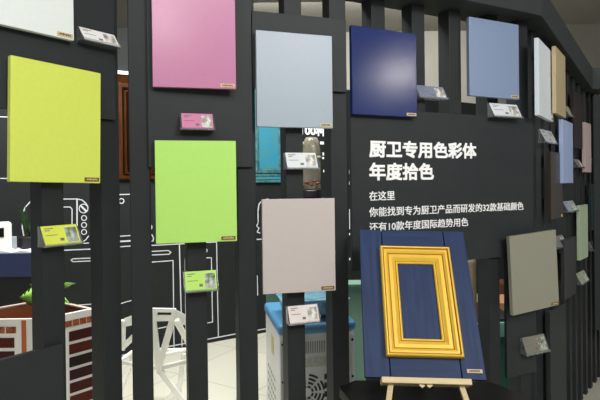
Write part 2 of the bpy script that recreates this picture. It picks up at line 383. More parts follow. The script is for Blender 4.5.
# ------------------------------------------------------------------ acrylic card holders and their cards
INK = mat('card_print', (110, 112, 104), 0.7)
PHOTO = mat('card_photo', (196, 200, 192), 0.6, rgb2=(70, 92, 66), scale=45)
PHOTOW = mat('card_photo_pale', (232, 230, 224), 0.6, rgb2=(120, 112, 98), scale=40)
def holder(seg, xl, xr, yt, yb, rgb, hl, cl, o=O_BOARD, photo=PHOTO):
    """holder back at depth o; the card leans in it"""
    ym = (yt + yb) / 2; of = o + 0.025
    s0 = seg.hit(xl, ym, of)[0]; s1 = seg.hit(xr, ym, of)[0]; xm = (xl + xr) / 2
    z1 = seg.hit(xm, yt, of)[1]; z0 = seg.hit(xm, yb, of)[1]
    wd = max(0.06, s1 - s0); ht = z1 - z0; ht = min(max(ht, 0.055), 0.09); dp = 0.045
    loc = seg.pt((s0 + s1) / 2, o, z0)
    t = thing('card_holder', hl, 'card holder', loc, seg.rz, 'clear acrylic card holders')
    th = 0.003
    MB().box(-wd / 2, wd / 2, -th, 0, 0, ht).build('back_plate', ACRYL, t)
    MB().box(-wd / 2, wd / 2, -dp, -th, 0, th).build('base_shelf', ACRYL, t)
    MB().box(-wd / 2, wd / 2, -dp - th, -dp, 0, 0.010).build('front_lip', ACRYL, t)
    for sx in (-1, 1):
        x = sx * (wd / 2 - th / 2) - th / 2
        MB().prism([(x, -th, th), (x, -dp, th), (x, -dp, 0.012), (x, -th, ht)], (th, 0, 0)).build('end_cheek', ACRYL, t)
    # card: leans from the lip back to the top of the back plate
    c = thing('sample_card', cl, 'card', loc, seg.rz, 'sample cards in the acrylic holders')
    cw = wd - 0.012; run = dp - 0.010; rise = ht - th - 0.002; L = math.hypot(run, rise)
    v = Vector((0, run, rise)) / L; n = Vector((0, -rise, run)) / L
    b0 = Vector((0, -dp + 0.003, th + 0.001))
    def sheet(x0, x1, a, b, h0, h1):
        p = [b0 + Vector((x0, 0, 0)) + v * (L * a) + n * h0, b0 + Vector((x1, 0, 0)) + v * (L * a) + n * h0, b0 + Vector((x1, 0, 0)) + v * (L * b) + n * h0, b0 + Vector((x0, 0, 0)) + v * (L * b) + n * h0]
        return p, n * (h1 - h0)
    m = MB(); p, e = sheet(-cw / 2, cw / 2, 0, 1, 0, 0.002); m.prism(p, e); m.build('card_sheet', mat('card_%d_%d_%d' % rgb, rgb, 0.55), c)
    m = MB(); p, e = sheet(cw * 0.13, cw * 0.46, 0.10, 0.86, 0.002, 0.0026); m.prism(p, e); m.build('picture', photo, c)
    m = MB()
    for (xa, xb, ya, yb2) in ((-0.42, -0.18, 0.84, 0.88), (-0.42, -0.28, 0.74, 0.78), (-0.42, -0.10, 0.50, 0.53), (-0.06, 0.05, 0.2, 0.34)):
        p, e = sheet(cw * xa, cw * xb, ya, yb2, 0.002, 0.0026); m.prism(p, e)
    m.build('printing', INK, c)
holder(A, 80, 118, 31, 45, (232, 230, 228), 'clear card holder at top left beside the white panel', 'white sample card beside the white panel at top left', photo=PHOTOW)
holder(A, 41, 80, 225.5, 245.5, (216, 226, 80), 'clear card holder below the yellow panel', 'yellow sample card with picture below the yellow panel', o=O_SLAT)
holder(B, 180, 214.5, 113, 130.5, (206, 128, 164), 'clear card holder below the pink panel', 'pink sample card with white picture below the pink panel', photo=PHOTOW)
holder(B, 183.5, 218, 271.5, 291, (178, 222, 96), 'clear card holder below the lime green panel', 'lime green sample card with tree picture', o=O_SLAT)
holder(B, 285, 318, 152.5, 169.5, (216, 220, 222), 'clear card holder below the grey blue panel', 'pale grey sample card below the grey blue panel', o=O_SLAT, photo=PHOTOW)
holder(B, 287.5, 319.5, 306, 323, (222, 212, 208), 'clear card holder in front of the water cooler', 'beige pink sample card in front of the water cooler', o=O_SLAT, photo=PHOTOW)
holder(Cc, 417, 446, 85.5, 99.5, (120, 128, 150), 'clear card holder right of the navy panel', 'silvery blue sample card right of the navy panel', o=O_SLAT, photo=PHOTOW)
holder(Cc, 491, 520, 103.5, 118, (214, 218, 222), 'clear card holder below the steel blue panel', 'pale silver sample card below the steel blue panel', o=O_SLAT + 0.02, photo=PHOTOW)
holder(Cc, 523.5, 547, 336, 353, (124, 120, 108), 'clear card holder below the khaki panel', 'khaki sample card with dark picture below the khaki panel')
for (xl, xr, yt, yb, c, w_) in ((541, 556, 129, 144, (228, 232, 236), 'below the tall white panel on the right wing'), (565, 574.5, 105, 118, (200, 190, 170), 'right of the sand beige panel'),
                       (574, 583, 158, 168, (150, 140, 140), 'left of the dusty rose panel'), (591.5, 597, 157, 166, (210, 200, 200), 'right of the dusty rose panel'),
                       (564, 577, 200, 212, (196, 206, 226), 'below the light blue panel'), (553, 566.5, 235, 247, (150, 146, 140), 'right of the khaki panel, below the olive brown one'),
                       (577, 588, 271, 283, (200, 212, 180), 'below the pale sage green panel'), (589, 598.5, 240, 250, (120, 130, 136), 'below the dark teal panel')):
    holder(D, xl + 1.5, xr - 1.5, yt + 1, yb, tuple(int(v * 0.8) for v in c), 'clear card holder ' + w_, 'small sample card ' + w_, o=O_SLAT, photo=PHOTOW)

# ------------------------------------------------------------------ easel with the navy door and the gold frame, black table
TH = 0.80
tp = [at_height(355, 380, TH), at_height(488, 381, TH), at_height(523, 393.5, TH), at_height(339, 386.5, TH)]
cx = (tp[2].x + tp[3].x) / 2; y0 = (tp[2].y + tp[3].y) / 2 - 0.10
poly = [tp[0], tp[1], tp[2], Vector((tp[2].x - 0.03, y0 - 0.10, TH)), Vector((tp[1].x - 0.06, y0 - 0.32, TH)), Vector((tp[0].x + 0.06, y0 - 0.32, TH)), Vector((tp[3].x + 0.05, y0 - 0.06, TH)), tp[3]]
base = Vector((cx, y0 + 0.05, 0))
t = thing('pedestal_table', 'black faceted pedestal table under the wooden easel', 'table', base)
MB().prism([p - base for p in poly], (0, 0, -0.04)).build('tabletop', BLACKT, t, 0.003)
MB().lathe([(0.06, 0.03), (0.05, 0.1), (0.05, TH - 0.06), (0.12, TH - 0.04)], 24).build('pedestal', BLACKT, t)
MB().lathe([(0.24, 0), (0.24, 0.02), (0.06, 0.03)], 32).build('foot_plate', BLACKT, t)

pb = at_depth(425.5, 378.6, 1.88); pt_ = at_depth(411, 230.5, 2.205)
TILT = math.atan2(pt_.y - pb.y, pt_.z - pb.z); PL = (pt_ - pb).length
EV = (pt_ - pb).normalized(); EX = (Vector((1, 0.0, 0)) - EV * EV.x).normalized(); EY = EV.cross(EX)
M_E = Matrix.Translation(pb) @ Matrix((EX, EY, EV)).transposed().to_4x4()   # local x across, z up the slope, y away from the viewer
M_I = M_E.inverted()
def onpanel(px, py, o=0.0):
    d = M_I.to_3x3() @ ray(px, py); c = M_I @ CP; t = (-o - c.y) / d.y; h = c + d * t; return h.x, h.z
def ething(name, label, cat):
    o = thing(name, label, cat, (0, 0, 0)); o.matrix_world = M_E; return o
NAVYW = mat('navy_stained_wood', (42, 60, 98), 0.5, 0.22, rgb2=(34, 50, 85), scale=6, stretch=(9, 9, 0.8), bump=0.15, bscale=40)
NAVYH = mat('navy_stained_rail', (42, 60, 98), 0.5, 0.22, rgb2=(34, 50, 85), scale=6, stretch=(0.8, 9, 9), bump=0.15, bscale=40)
GROOVE = mat('navy_groove', (20, 24, 44), 0.6)
GOLD = mat('gold_leaf', (236, 192, 66), 0.42, 0.5, 0.04, 12, metal=0.15, bump=0.03, bscale=60)
GOLDD = mat('gold_antique', (168, 112, 30), 0.45, 0.5, 0.08, 20, metal=0.1)
xs = sorted([onpanel(361, 231), onpanel(461, 230), onpanel(484, 375), onpanel(367, 378)])
hw = (xs[2][0] + xs[3][0]) / 2; lw = (xs[0][0] + xs[1][0]) / 2
lw -= 0.007; hw += 0.008
g1 = (onpanel(381, 238)[0] + onpanel(391, 370)[0]) / 2; g2 = (onpanel(444.5, 238)[0] + onpanel(460, 370)[0]) / 2
t = ething('cabinet_door', 'navy stained wooden cabinet door leaning on the easel', 'door')
th = 0.022; gw = 0.0015
MB().box(lw, g1 - gw, 0, th, 0, PL).build('stile', NAVYW, t, 0.002)
MB().box(g2 + gw, hw, 0, th, 0, PL).build('stile', NAVYW, t, 0.002)
f0 = onpanel(387, 358)[1]; f1 = onpanel(399, 264)[1]
MB().box(g1 + gw, g2 - gw, 0, th, 0, 0.12).build('rail', NAVYH, t, 0.002)
MB().box(g1 + gw, g2 - gw, 0, th, PL - 0.10, PL).build('rail', NAVYH, t, 0.002)
MB().box(g1 + gw, g2 - gw, 0.001, th, 0.12, PL - 0.10).build('centre_panel', NAVYW, t)
MB().box(g1 - 0.004, g2 + 0.004, th, th + 0.004, 0.01, PL - 0.01).build('back_panel', GROOVE, t)
a = onpanel(467, 371); b = onpanel(483, 375)
g = MB().box(a[0], b[0], -0.002, 0.0005, b[1] + 0.006, b[1] + 0.019).build('name_tag', GOLDTAG, t)
k = MB()
for i in range(7):
    xx = a[0] + 0.008 + i * (b[0] - a[0] - 0.016) / 7; k.box(xx, xx + 0.004, -0.003, -0.0018, b[1] + 0.010, b[1] + 0.0155)
k.build('tag_lettering', TAGINK, g)
# gold picture frame fixed on the door
pts = [onpanel(380, 247, 0.024), onpanel(449.5, 246, 0.024), onpanel(463.5, 355.5, 0.024), onpanel(387, 357.5, 0.024)]
ox0 = (pts[0][0] + pts[3][0]) / 2; ox1 = (pts[1][0] + pts[2][0]) / 2; oz0 = (pts[2][1] + pts[3][1]) / 2; oz1 = (pts[0][1] + pts[1][1]) / 2
pi_ = [onpanel(399.3, 264.7, 0.004), onpanel(434.5, 264.3, 0.004), onpanel(442.5, 336.5, 0.004), onpanel(404.3, 338, 0.004)]
iw = (((pi_[0][0] + pi_[3][0]) / 2 - ox0) + (ox1 - (pi_[1][0] + pi_[2][0]) / 2)) / 2
FW = iw
t = ething('picture_frame', 'ornate gold picture frame mounted on the navy cabinet door', 'frame')
def rg(a, b, h0, ha, hb, name, m):
    MB().ring(ox0, ox1, oz0, oz1, [(a * FW, h0), (a * FW, ha), ((a + b) / 2 * FW, max(ha, hb) + 0.0008), (b * FW, hb), (b * FW, h0)]).build(name, m, t, 0.0006)
rg(0.0, 0.12, 0, 0.026, 0.030, 'outer_bead', GOLD)
rg(0.12, 0.18, 0, 0.023, 0.021, 'groove', GOLDD)
rg(0.18, 0.42, 0, 0.024, 0.018, 'upper_moulding', GOLD)
rg(0.42, 0.47, 0, 0.013, 0.013, 'groove', GOLDD)
rg(0.47, 0.86, 0, 0.016, 0.007, 'flat_moulding', GOLD)
rg(0.86, 0.89, 0, 0.004, 0.004, 'groove', GOLDD)
rg(0.89, 1.0, 0, 0.009, 0.006, 'inner_bead', GOLD)
# easel
t = ething('table_easel', 'pale pine table easel holding the navy door', 'easel')
a = onpanel(382, 381, 0.03); b = onpanel(472, 381, 0.03)
MB().box(a[0], b[0], -0.030, th, -0.024, -0.003).build('shelf', WOODPALE, t, 0.002)
def leg_local(px0, px1, z_top):
    x0 = onpanel(px0, 386, 0)[0]; x1 = onpanel(px1, 400, 0)[0]
    zlow = -(pb.z - TH) / math.cos(TILT) + 0.012
    sl = (x1 - x0) / (onpanel(px1, 400)[1] - onpanel(px0, 386)[1])
    return Vector((x0 + sl * zlow, 0.0, zlow)), Vector((x0 + sl * z_top * 0.5, th + 0.016, z_top)), x0
for px0, px1 in ((391, 390), (461, 466)):
    lo, hi, x0 = leg_local(px0, px1, PL * 0.9)
    lo.y = th + 0.016
    lo.x = x0 + (lo.x - x0)
    MB().bar(lo + Vector((0, -0.02, 0)), Vector((x0, 0.0, -0.018)), 0.020, 0.014).build('leg', WOODPALE, t, 0.0015)
    MB().bar(Vector((x0, th + 0.012, -0.02)), Vector((x0 * 0.55, th + 0.012, PL * 0.9)), 0.020, 0.014).build('upright', WOODPALE, t, 0.0015)
m_rear_top = M_E @ Vector((0.0, th + 0.030, PL * 0.45)); rear_foot = Vector((m_rear_top.x, 2.045, TH + 0.005))
MB().bar(M_I @ rear_foot, M_I @ m_rear_top, 0.020, 0.012, up=(1, 0, 0)).build('rear_strut', WOODPALE, t, 0.0015)
xm = onpanel(426, 386, 0.02)[0]
MB().prism([(xm - 0.030, -0.02, -0.021), (xm - 0.004, -0.02, -0.021), (xm - 0.004, -0.02, -0.030), (xm - 0.014, -0.02, -0.036)], (0, 0.012, 0)).build('wing_bracket', WOODPALE, t)
MB().prism([(xm + 0.030, -0.02, -0.021), (xm + 0.004, -0.02, -0.021), (xm + 0.004, -0.02, -0.030), (xm + 0.014, -0.02, -0.036)], (0, 0.012, 0)).build('wing_bracket', WOODPALE, t)

# ------------------------------------------------------------------ cabinet doors on the back wall
def wall_door(xl, xr, yt, yb, label, m1, m2, prof, cornice, feet):
    ym = (yt + yb) / 2; xm = (xl + xr) / 2
    s0, s1 = W.hit(xl, ym)[0], W.hit(xr, ym)[0]; z1 = W.hit(xm, yt)[1]; z0 = W.hit(xm, yb)[1]
    wd, ht = s1 - s0, z1 - z0
    t = thing('display_cabinet_door', label, 'door', W.pt((s0 + s1) / 2, 0.0, z0), W.rz)
    zb = 0.0
    if feet:
        for k in range(3):
            MB().box(-wd / 2, wd / 2, -0.03 - 0.004 * (k % 2), 0, 0.032 * k, 0.032 * k + 0.028).build('bottom_strip', m2 if k % 2 else m1, t, 0.003)
        zb = 0.1
    ztop = ht - (0.10 if cornice else 0)
    MB().ring(-wd / 2, wd / 2, zb, ztop, prof).build('door_frame', m1, t, 0.001)
    i = prof[-1][0]
    if cornice:
        for gi in (0.048, 0.092): MB().ring(-wd / 2, wd / 2, zb, ztop, [(gi - 0.008, 0.001), (gi - 0.008, 0.0385), (gi + 0.008, 0.0385), (gi + 0.008, 0.001)]).build('groove_shade_line', GROOVE_SHADE, t)  # dark rings paint in the shade of the moulding grooves
    MB().box(-wd / 2 + i - 0.005, wd / 2 - i + 0.005, -0.012, 0, zb + i - 0.005, ztop - i + 0.005).build('door_panel', m2, t)
    if cornice:
        MB().prism([(-wd / 2, 0, ht - 0.10), (-wd / 2, -0.03, ht - 0.10), (-wd / 2 - 0.0, -0.06, ht - 0.03), (-wd / 2, 0, ht - 0.03)], (wd, 0, 0)).build('cornice', m1, t)
        MB().box(-wd / 2, wd / 2, -0.065, 0, ht - 0.03, ht).build('white_cap', WHITEP, t)
GROOVE_SHADE = mat('brown_groove_shade', (26, 12, 5), 0.9, 0.02)
BRW = mat('brown_cherry_wood', (74, 40, 15), 0.42, 0.12, rgb2=(52, 26, 9), scale=8, stretch=(6, 6, 0.7))
BRD = mat('brown_cherry_dark', (56, 26, 9), 0.45, 0.3, rgb2=(36, 16, 6), scale=8, stretch=(6, 6, 0.7))
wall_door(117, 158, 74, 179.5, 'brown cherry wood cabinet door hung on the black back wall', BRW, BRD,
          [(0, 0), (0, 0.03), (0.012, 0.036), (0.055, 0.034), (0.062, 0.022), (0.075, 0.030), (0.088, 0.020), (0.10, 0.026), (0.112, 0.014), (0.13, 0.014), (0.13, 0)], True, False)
TQ = mat('turquoise_distressed', (40, 130, 162), 0.5, 0.4, rgb2=(66, 128, 134), scale=9, stretch=(1, 1, 1))
TQD = mat('turquoise_edge', (72, 126, 128), 0.5, 0.4, rgb2=(40, 82, 90), scale=25)
wall_door(254.3, 281.8, 86, 182.5, 'turquoise distressed cabinet door hung on the back wall', TQD, TQ,
          [(0, 0), (0, 0.03), (0.012, 0.034), (0.022, 0.02), (0.030, 0.026), (0.042, 0.014), (0.05, 0.014), (0.05, 0)], False, True)

# ------------------------------------------------------------------ water cooler, plastic tub, green cabinet, glass jar
p0 = at_depth(279.5, 325, 2.62); p1 = at_depth(354.5, 321.5, 2.70)
ang = math.atan2(p1.y - p0.y, p1.x - p0.x); wd = (Vector((p1.x, p1.y)) - Vector((p0.x, p0.y))).length; ht = p0.z; dp = 0.52
t = thing('water_cooler', 'white water cooler with blue top behind the beige panel', 'water cooler', ((p0.x + p1.x) / 2, (p0.y + p1.y) / 2, 0), ang)
CREAM = mat('cooler_white', (214, 217, 216), 0.4, 0.5, 0.02, 10); BLUE = mat('cooler_blue', (80, 136, 174), 0.35, 0.5); SCREW = mat('screw_black', (24, 25, 26), 0.5)
MB().box(-wd / 2, wd / 2, 0, dp, 0.03, ht - 0.045).build('body', CREAM, t, 0.012, seg=3)
MB().box(-wd / 2 - 0.008, wd / 2 + 0.008, -0.01, dp + 0.01, ht - 0.058, ht).build('blue_top', BLUE, t, 0.02, seg=3)
PLT = mat('cooler_strip', (186, 190, 192), 0.4)
for sx in (-1, 1):
    st = MB().box(sx * (wd / 2 - 0.014) - 0.011, sx * (wd / 2 - 0.014) + 0.011, -0.004, 0.002, 0.05, ht - 0.08).build('edge_strip', PLT, t)
    k = MB()
    for z in (ht - 0.10, ht - 0.29, ht - 0.50): k.tube((sx * (wd / 2 - 0.014), -0.007, z), (sx * (wd / 2 - 0.014), 0, z), 0.007)
    k.build('screw', SCREW, st)
k = MB()
for i in range(9): k.box(-0.065 + i * 0.012, -0.060 + i * 0.012, -0.003, 0.001, ht - 0.155, ht - 0.095)
k.build('upper_vent', mat('vent_grey', (140, 144, 146), 0.6), t)
MB().box(-0.09, 0.045, -0.002, 0.001, ht - 0.225, ht - 0.175).build('rating_label', mat('label_paper', (178, 180, 170), 0.7, rgb2=(196, 198, 188), scale=60), t)
k = MB()
for i in range(3):
    for j in range(10):
        if True: k.box(0.032 + i * 0.022, 0.046 + i * 0.022, -0.003, 0.001, ht - 0.70 + j * 0.045, ht - 0.672 + j * 0.045)
k.build('side_vent', SCREW, t)
k = MB()
for r in (0.03, 0.05, 0.07, 0.09):
    for q in range(8):
        a0 = q * math.pi / 4 + 0.1; n = 5
        for j in range(n):
            u0 = a0 + j * 0.11; u1 = u0 + 0.11
            P = [(-0.060 + rr * math.cos(u), -0.003, ht - 0.355 + rr * math.sin(u)) for rr, u in ((r - 0.005, u0), (r + 0.005, u0), (r + 0.005, u1), (r - 0.005, u1))]
            k.prism(P, (0, 0.004, 0))
k.build('fan_grille', SCREW, t)
LOUV = mat('vent_shadow', (150, 152, 150), 0.6)
for i in range(5):
    for j in range(5): MB().box(-wd / 2 - 0.002, -wd / 2 + 0.002, 0.16 + i * 0.06, 0.19 + i * 0.06, 0.36 + j * 0.045, 0.376 + j * 0.045).build('louvre', LOUV, t)
MB().box(-wd / 2 - 0.002, -wd / 2 + 0.002, 0.20, 0.28, ht - 0.22, ht - 0.12).build('warning_label', mat('label_yellow', (196, 180, 120), 0.7), t)

c0 = t.matrix_world
ctr = Vector(((p0.x + p1.x) / 2, (p0.y + p1.y) / 2, 0)) + Vector((-math.sin(ang), math.cos(ang), 0)) * 0.16
tb = thing('plastic_tub', 'clear bluish plastic tub resting on top of the water cooler', 'tub', (ctr.x, ctr.y, ht), ang)
TUB = mat('blue_clear_plastic', (176, 218, 232), 0.12, 0.5, trans=0.55, rgb2=(120, 180, 206), scale=18)
m = MB(); n = 36; rings = []
for rx, ry, z in ((0.10, 0.085, 0), (0.155, 0.12, 0.03), (0.17, 0.13, 0.10), (0.178, 0.138, 0.105), (0.165, 0.125, 0.10), (0.145, 0.11, 0.03), (0.09, 0.075, 0.008)):
    rings.append([m.bm.verts.new((rx * math.cos(2 * math.pi * i / n) * (1 + 0.02 * (i % 2)), ry * math.sin(2 * math.pi * i / n) * (1 + 0.02 * (i % 2)), z)) for i in range(n)])
for a, b in zip(rings, rings[1:]):
    for i in range(n): m.bm.faces.new((a[i], a[(i + 1) % n], b[(i + 1) % n], b[i]))
m.bm.faces.new(rings[0][::-1]); m.bm.faces.new(rings[-1])
m.build('tub_shell', TUB, tb)
k = MB(); k.box(-0.18, 0.18, -0.15, 0.15, 0.104, 0.112); k.build('tub_lid', TUB, tb, 0.004)

SAGE = mat('sage_green_lacquer', (112, 146, 130), 0.45, 0.4, 0.03, 6); SAGEL = mat('sage_green_top', (150, 178, 162), 0.4)
a = at_depth(266, 285, 3.24); b = at_depth(372, 284, 3.24)
t = thing('green_cabinet', 'sage green cabinet standing behind the water cooler', 'cabinet', ((a.x + b.x) / 2, 3.24, 0))
gw_ = (b.x - a.x) / 2; gh = a.z
MB().box(-gw_, gw_, 0, 0.13, 0.06, gh - 0.02).build('body', SAGE, t, 0.003)
MB().box(-gw_ - 0.004, gw_ + 0.004, -0.006, 0.136, gh - 0.02, gh).build('cabinet_top', SAGE, t, 0.003)
MB().box(-gw_ + 0.02, gw_ - 0.02, 0.03, 0.12, 0, 0.06).build('plinth', BLOCK, t)

jp = at_depth(312, 198, 3.75); R = 9.2 / F * 3.75; jt = at_depth(312, 137.5, 3.75)
t = thing('display_plinth', 'black plinth hidden below the glass jar', 'plinth', (jp.x, jp.y, 0))
MB().box(-0.13, 0.13, -0.1, 0.13, 0, jp.z).build('plinth_body', BLACKT, t, 0.004); t['label'] = 'black plinth under the glass jar with red flowers'
t = thing('glass_jar', 'tall smoky glass jar with red flowers, seen between two slats', 'jar', (jp.x, jp.y, jp.z))
h = jt.z - jp.z
MB().lathe([(R * 0.95, 0), (R, 0.01), (R, h * 0.12), (R * 0.9, h * 0.14)], 32).build('jar_base', mat('jar_base_dark', (40, 24, 22), 0.4, rgb2=(26, 34, 54), scale=40), t, smooth=False)
m = MB(); n = 32; rings = []
for r, z in ((0.98, 0.14), (1.0, 0.3), (1.0, 0.72), (0.93, 0.85), (0.82, 0.94), (0.62, 1.0)): rings.append([m.bm.verts.new((R * r * math.cos(2 * math.pi * i / n), R * r * math.sin(2 * math.pi * i / n), h * z)) for i in range(n)])
for a, b in zip(rings, rings[1:]):
    for i in range(n): m.bm.faces.new((a[i], a[(i + 1) % n], b[(i + 1) % n], b[i]))
m.bm.faces.new(rings[0][::-1]); m.bm.faces.new(rings[-1])
m.build('jar_glass', mat('smoky_glass', (206, 200, 180), 0.18, 0.5, trans=0.75, rgb2=(178, 168, 140), scale=14), t, smooth=True)
MB().lathe([(R * 1.02, h * 0.655), (R * 1.05, h * 0.665), (R * 1.05, h * 0.68), (R * 1.02, h * 0.69)], 32).build('jar_band', mat('jar_band_pale', (196, 196, 186), 0.4), t)
RED = mat('red_petal', (120, 26, 26), 0.5)
for (dx, dz) in ((-0.55, 0.26), (0.25, 0.28), (-0.1, 0.22), (0.6, 0.24)):
    m = MB(); bmesh.ops.create_icosphere(m.bm, subdivisions=2, radius=R * 0.22, matrix=Matrix.Translation((R * dx, -R * 0.92, h * dz)) @ Matrix.Diagonal((1, 0.45, 0.7, 1))); m.build('flower', RED, t, smooth=True)

# ------------------------------------------------------------------ display bin with colour chips, and plant
def bp(px, Y): r = ray(px, 317); return Vector((r.x / r.y * Y, Y))
hb = at_depth(44, 320, 2.62).z
fpn = [bp(-30, 2.62), bp(45, 2.62), bp(95, 2.83), bp(48, 3.10), bp(-30, 2.78)]
cen = sum(fpn, Vector((0, 0))) / 5; base = Vector((cen.x, cen.y, 0))
t = thing('display_bin', 'white display bin with dark red colour chips behind the slats', 'display', base)
CH = [mat('chip_maroon', (60, 15, 10), 0.5, 0.25), mat('chip_oxblood', (74, 20, 12), 0.5, 0.25), mat('chip_umber', (28, 17, 12), 0.5, 0.25), mat('chip_wine', (46, 11, 12), 0.5, 0.25)]
WHB = mat('bin_white', (226, 224, 218), 0.5); BRI = mat('bin_brown', (124, 62, 34), 0.55); RIM = mat('bin_rim', (206, 180, 170), 0.5); ORG = mat('bin_orange', (178, 88, 42), 0.5)
FOOD = mat('chip_photos', (176, 96, 40), 0.5, rgb2=(90, 24, 20), scale=55)
inner = [cen + (p - cen) * 0.90 for p in fpn]
def v3(p, z): return Vector((p.x - cen.x, p.y - cen.y, z))
for i in range(5):
    j = (i + 1) % 5; tp_ = hb
    a, b, c, d = fpn[i], fpn[j], inner[j], inner[i]
    wall = MB().prism([v3(a, 0), v3(b, 0), v3((b * 0.65 + c * 0.35), 0), v3((a * 0.65 + d * 0.35), 0)], (0, 0, tp_)).build('bin_wall', WHB, t)
    MB().prism([v3((a * 0.65 + d * 0.35), 0.05), v3((b * 0.65 + c * 0.35), 0.05), v3(c, 0.05), v3(d, 0.05)], (0, 0, tp_ - 0.06)).build('bin_lining', BRI, t)
    rr = MB().prism([v3(a, tp_), v3(b, tp_), v3(c, tp_), v3(d, tp_)], (0, 0, 0.006)).build('bin_rim', RIM if i >= 2 else WHB, t)
MB().prism([v3(p, 0.50) for p in inner], (0, 0, 0.02)).build('bin_shelf', BRI, t)
def face(i, u0, u1, z0, z1, m, name, par=None, lift=0.003):
    a, b = fpn[i], fpn[(i + 1) % 5]; d = (b - a); nrm = Vector((d.y, -d.x)).normalized()
    p, q = a + d * u0, a + d * u1
    return MB().prism([v3(p, z0), v3(q, z0), v3(q, z1), v3(p, z1)], (nrm.x * lift, nrm.y * lift, 0)).build(name, m, par or t)
pxf = lambda px: (bp(px, 2.62) - fpn[0]).length / (fpn[1] - fpn[0]).length
for k in range(8):
    z1 = hb - 0.088 - k * 0.068
    face(0, 0.03, pxf(14), z1 - 0.05, z1, CH[(k * 3 + 1) % 4], 'colour_chip')
    face(1, 0.455, 0.97, z1 - 0.052, z1, CH[(0, 1, 2, 3, 0, 1, 3, 2)[k]], 'colour_chip')
face(0, pxf(21.5), pxf(26), 0.0, hb, ORG, 'orange_strip')
for k in range(4):
    face(0, 0.03 + k * 0.15, 0.03 + k * 0.15 + 0.13, hb - 0.065, hb - 0.032, FOOD, 'picture_chip')
    face(1, 0.38 + k * 0.15, 0.38 + k * 0.15 + 0.13, hb - 0.062, hb - 0.030, FOOD, 'picture_chip')
GREEN = mat('leaf_green', (178, 228, 112), 0.45, 0.4, rgb2=(140, 202, 80), scale=20)
def leaf(mb, base, tip, wd, bend=0.02, nrm=Vector((0, -1, 0.25))):
    base, tip = Vector(base), Vector(tip); d = tip - base; s = d.normalized().cross(nrm).normalized(); L = []; n = 9
    prof = [0.0, 0.5, 0.85, 1.0, 0.95, 0.8, 0.55, 0.28, 0.0]
    nn = nrm.normalized()
    for k in range(n):
        u = k / (n - 1); c = base + d * u + Vector((0, 0, bend * math.sin(u * math.pi)))
        hwid = max(0.0012, prof[k] * wd / 2)
        L.append([mb.bm.verts.new(c + s * hwid + nn * 0.004), mb.bm.verts.new(c), mb.bm.verts.new(c - s * hwid + nn * 0.004), mb.bm.verts.new(c - nn * 0.0015)])
    for a, b in zip(L, L[1:]):
        for q in range(4): mb.bm.faces.new((a[q], a[(q + 1) % 4], b[(q + 1) % 4], b[q]))
    mb.bm.faces.new(L[0]); mb.bm.faces.new(L[-1])
lt = at_depth(46, 305, 2.86)
t = thing('leafy_plant', 'bright green leafy plant standing in the display bin', 'plant', (lt.x, 2.86, 0.52))
lo = Vector((lt.x, 2.86, 0.52))
MB().lathe([(0.05, 0), (0.065, 0.02), (0.075, 0.14), (0.07, 0.15)], 24).build('pot', mat('pot_dark', (50, 40, 34), 0.6), t)
mm = MB(); top = at_depth(46, 300, 2.86) - lo
mm.tube((0, 0, 0.14), top, 0.006, 0.004); mm.build('stem', mat('stem_green', (92, 130, 50), 0.5), t)
for (px0, py0, px1, py1, wd_) in ((46, 302, 19.5, 297, 0.11), (44, 298, 70, 303.5, 0.07), (52, 296, 75.5, 283.5, 0.035), (45, 299, 40, 276, 0.06), (46, 300, 30, 284, 0.05)):
    m = MB(); leaf(m, at_depth(px0, py0, 2.86) - lo, at_depth(px1, py1, 2.84) - lo, wd_); m.build('leaf', GREEN, t, smooth=True)

# ------------------------------------------------------------------ white open frame chair
CHW = mat('chair_white', (248, 248, 242), 0.4, 0.5)
cb = at_depth(157, 430, 3.45); base = Vector((cb.x, 3.5, 0))
t = thing('open_frame_chair', 'white faceted open frame chair seen between the slats', 'chair', base)
Q = lambda px, py, Y: at_depth(px, py, Y) - base
yb_ = 3.30
def q4(*pp): return [Q(*p) for p in pp]
def plate(name, pts, th=0.022): 
    n = (pts[1] - pts[0]).cross(pts[2] - pts[0]).normalized(); n = n if n.y > 0 else -n
    MB().prism(pts, n * th).build(name, CHW, t, 0.003)
# top band of the back with its grip slot
m = MB(); fr = [Q(150.5, 308.5, yb_), Q(175.5, 309, yb_), Q(173.5, 321, yb_), Q(150.5, 321.5, yb_)]
sl = [Q(156.8, 312.3, yb_), Q(171.5, 312.6, yb_), Q(170.8, 315.8, yb_), Q(156.8, 315.6, yb_)]
of = Vector((0, 0.022, 0)); A1 = [m.bm.verts.new(p) for p in fr]; B1 = [m.bm.verts.new(p) for p in sl]; A2 = [m.bm.verts.new(p + of) for p in fr]; B2 = [m.bm.verts.new(p + of) for p in sl]
for i in range(4):
    j = (i + 1) % 4
    m.bm.faces.new((A1[i], A1[j], B1[j], B1[i])); m.bm.faces.new((A2[i], B2[i], B2[j], A2[j])); m.bm.faces.new((A1[i], A2[i], A2[j], A1[j])); m.bm.faces.new((B1[i], B1[j], B2[j], B2[i]))
m.build('back_band', CHW, t)
plate('back_band', q4((175.5, 309, yb_), (194, 319, 3.48), (194, 328, 3.48), (173.5, 321, yb_)))
plate('back_band', q4((150.5, 308.5, yb_), (150.5, 321.5, yb_), (124, 327, 3.48), (123.5, 318.5, 3.48)))
def strut(a, b, wd=0.037, name='strut'):
    MB().bar(Q(*a), Q(*b), wd, 0.022).build(name, CHW, t, 0.003)
N = (158.5, 368, 3.34)
strut((153, 319, 3.31), N, 0.04); strut((172.5, 320, 3.31), N, 0.04)
strut((176, 320, 3.31), (192, 349, 3.5)); strut((192, 322, 3.48), (192, 352, 3.52))
strut((151, 320, 3.31), (124, 346, 3.5)); strut((123, 320, 3.48), (122.5, 350, 3.52), 0.034)
strut((122.5, 348, 3.52), (134, 335, 3.4), 0.022)
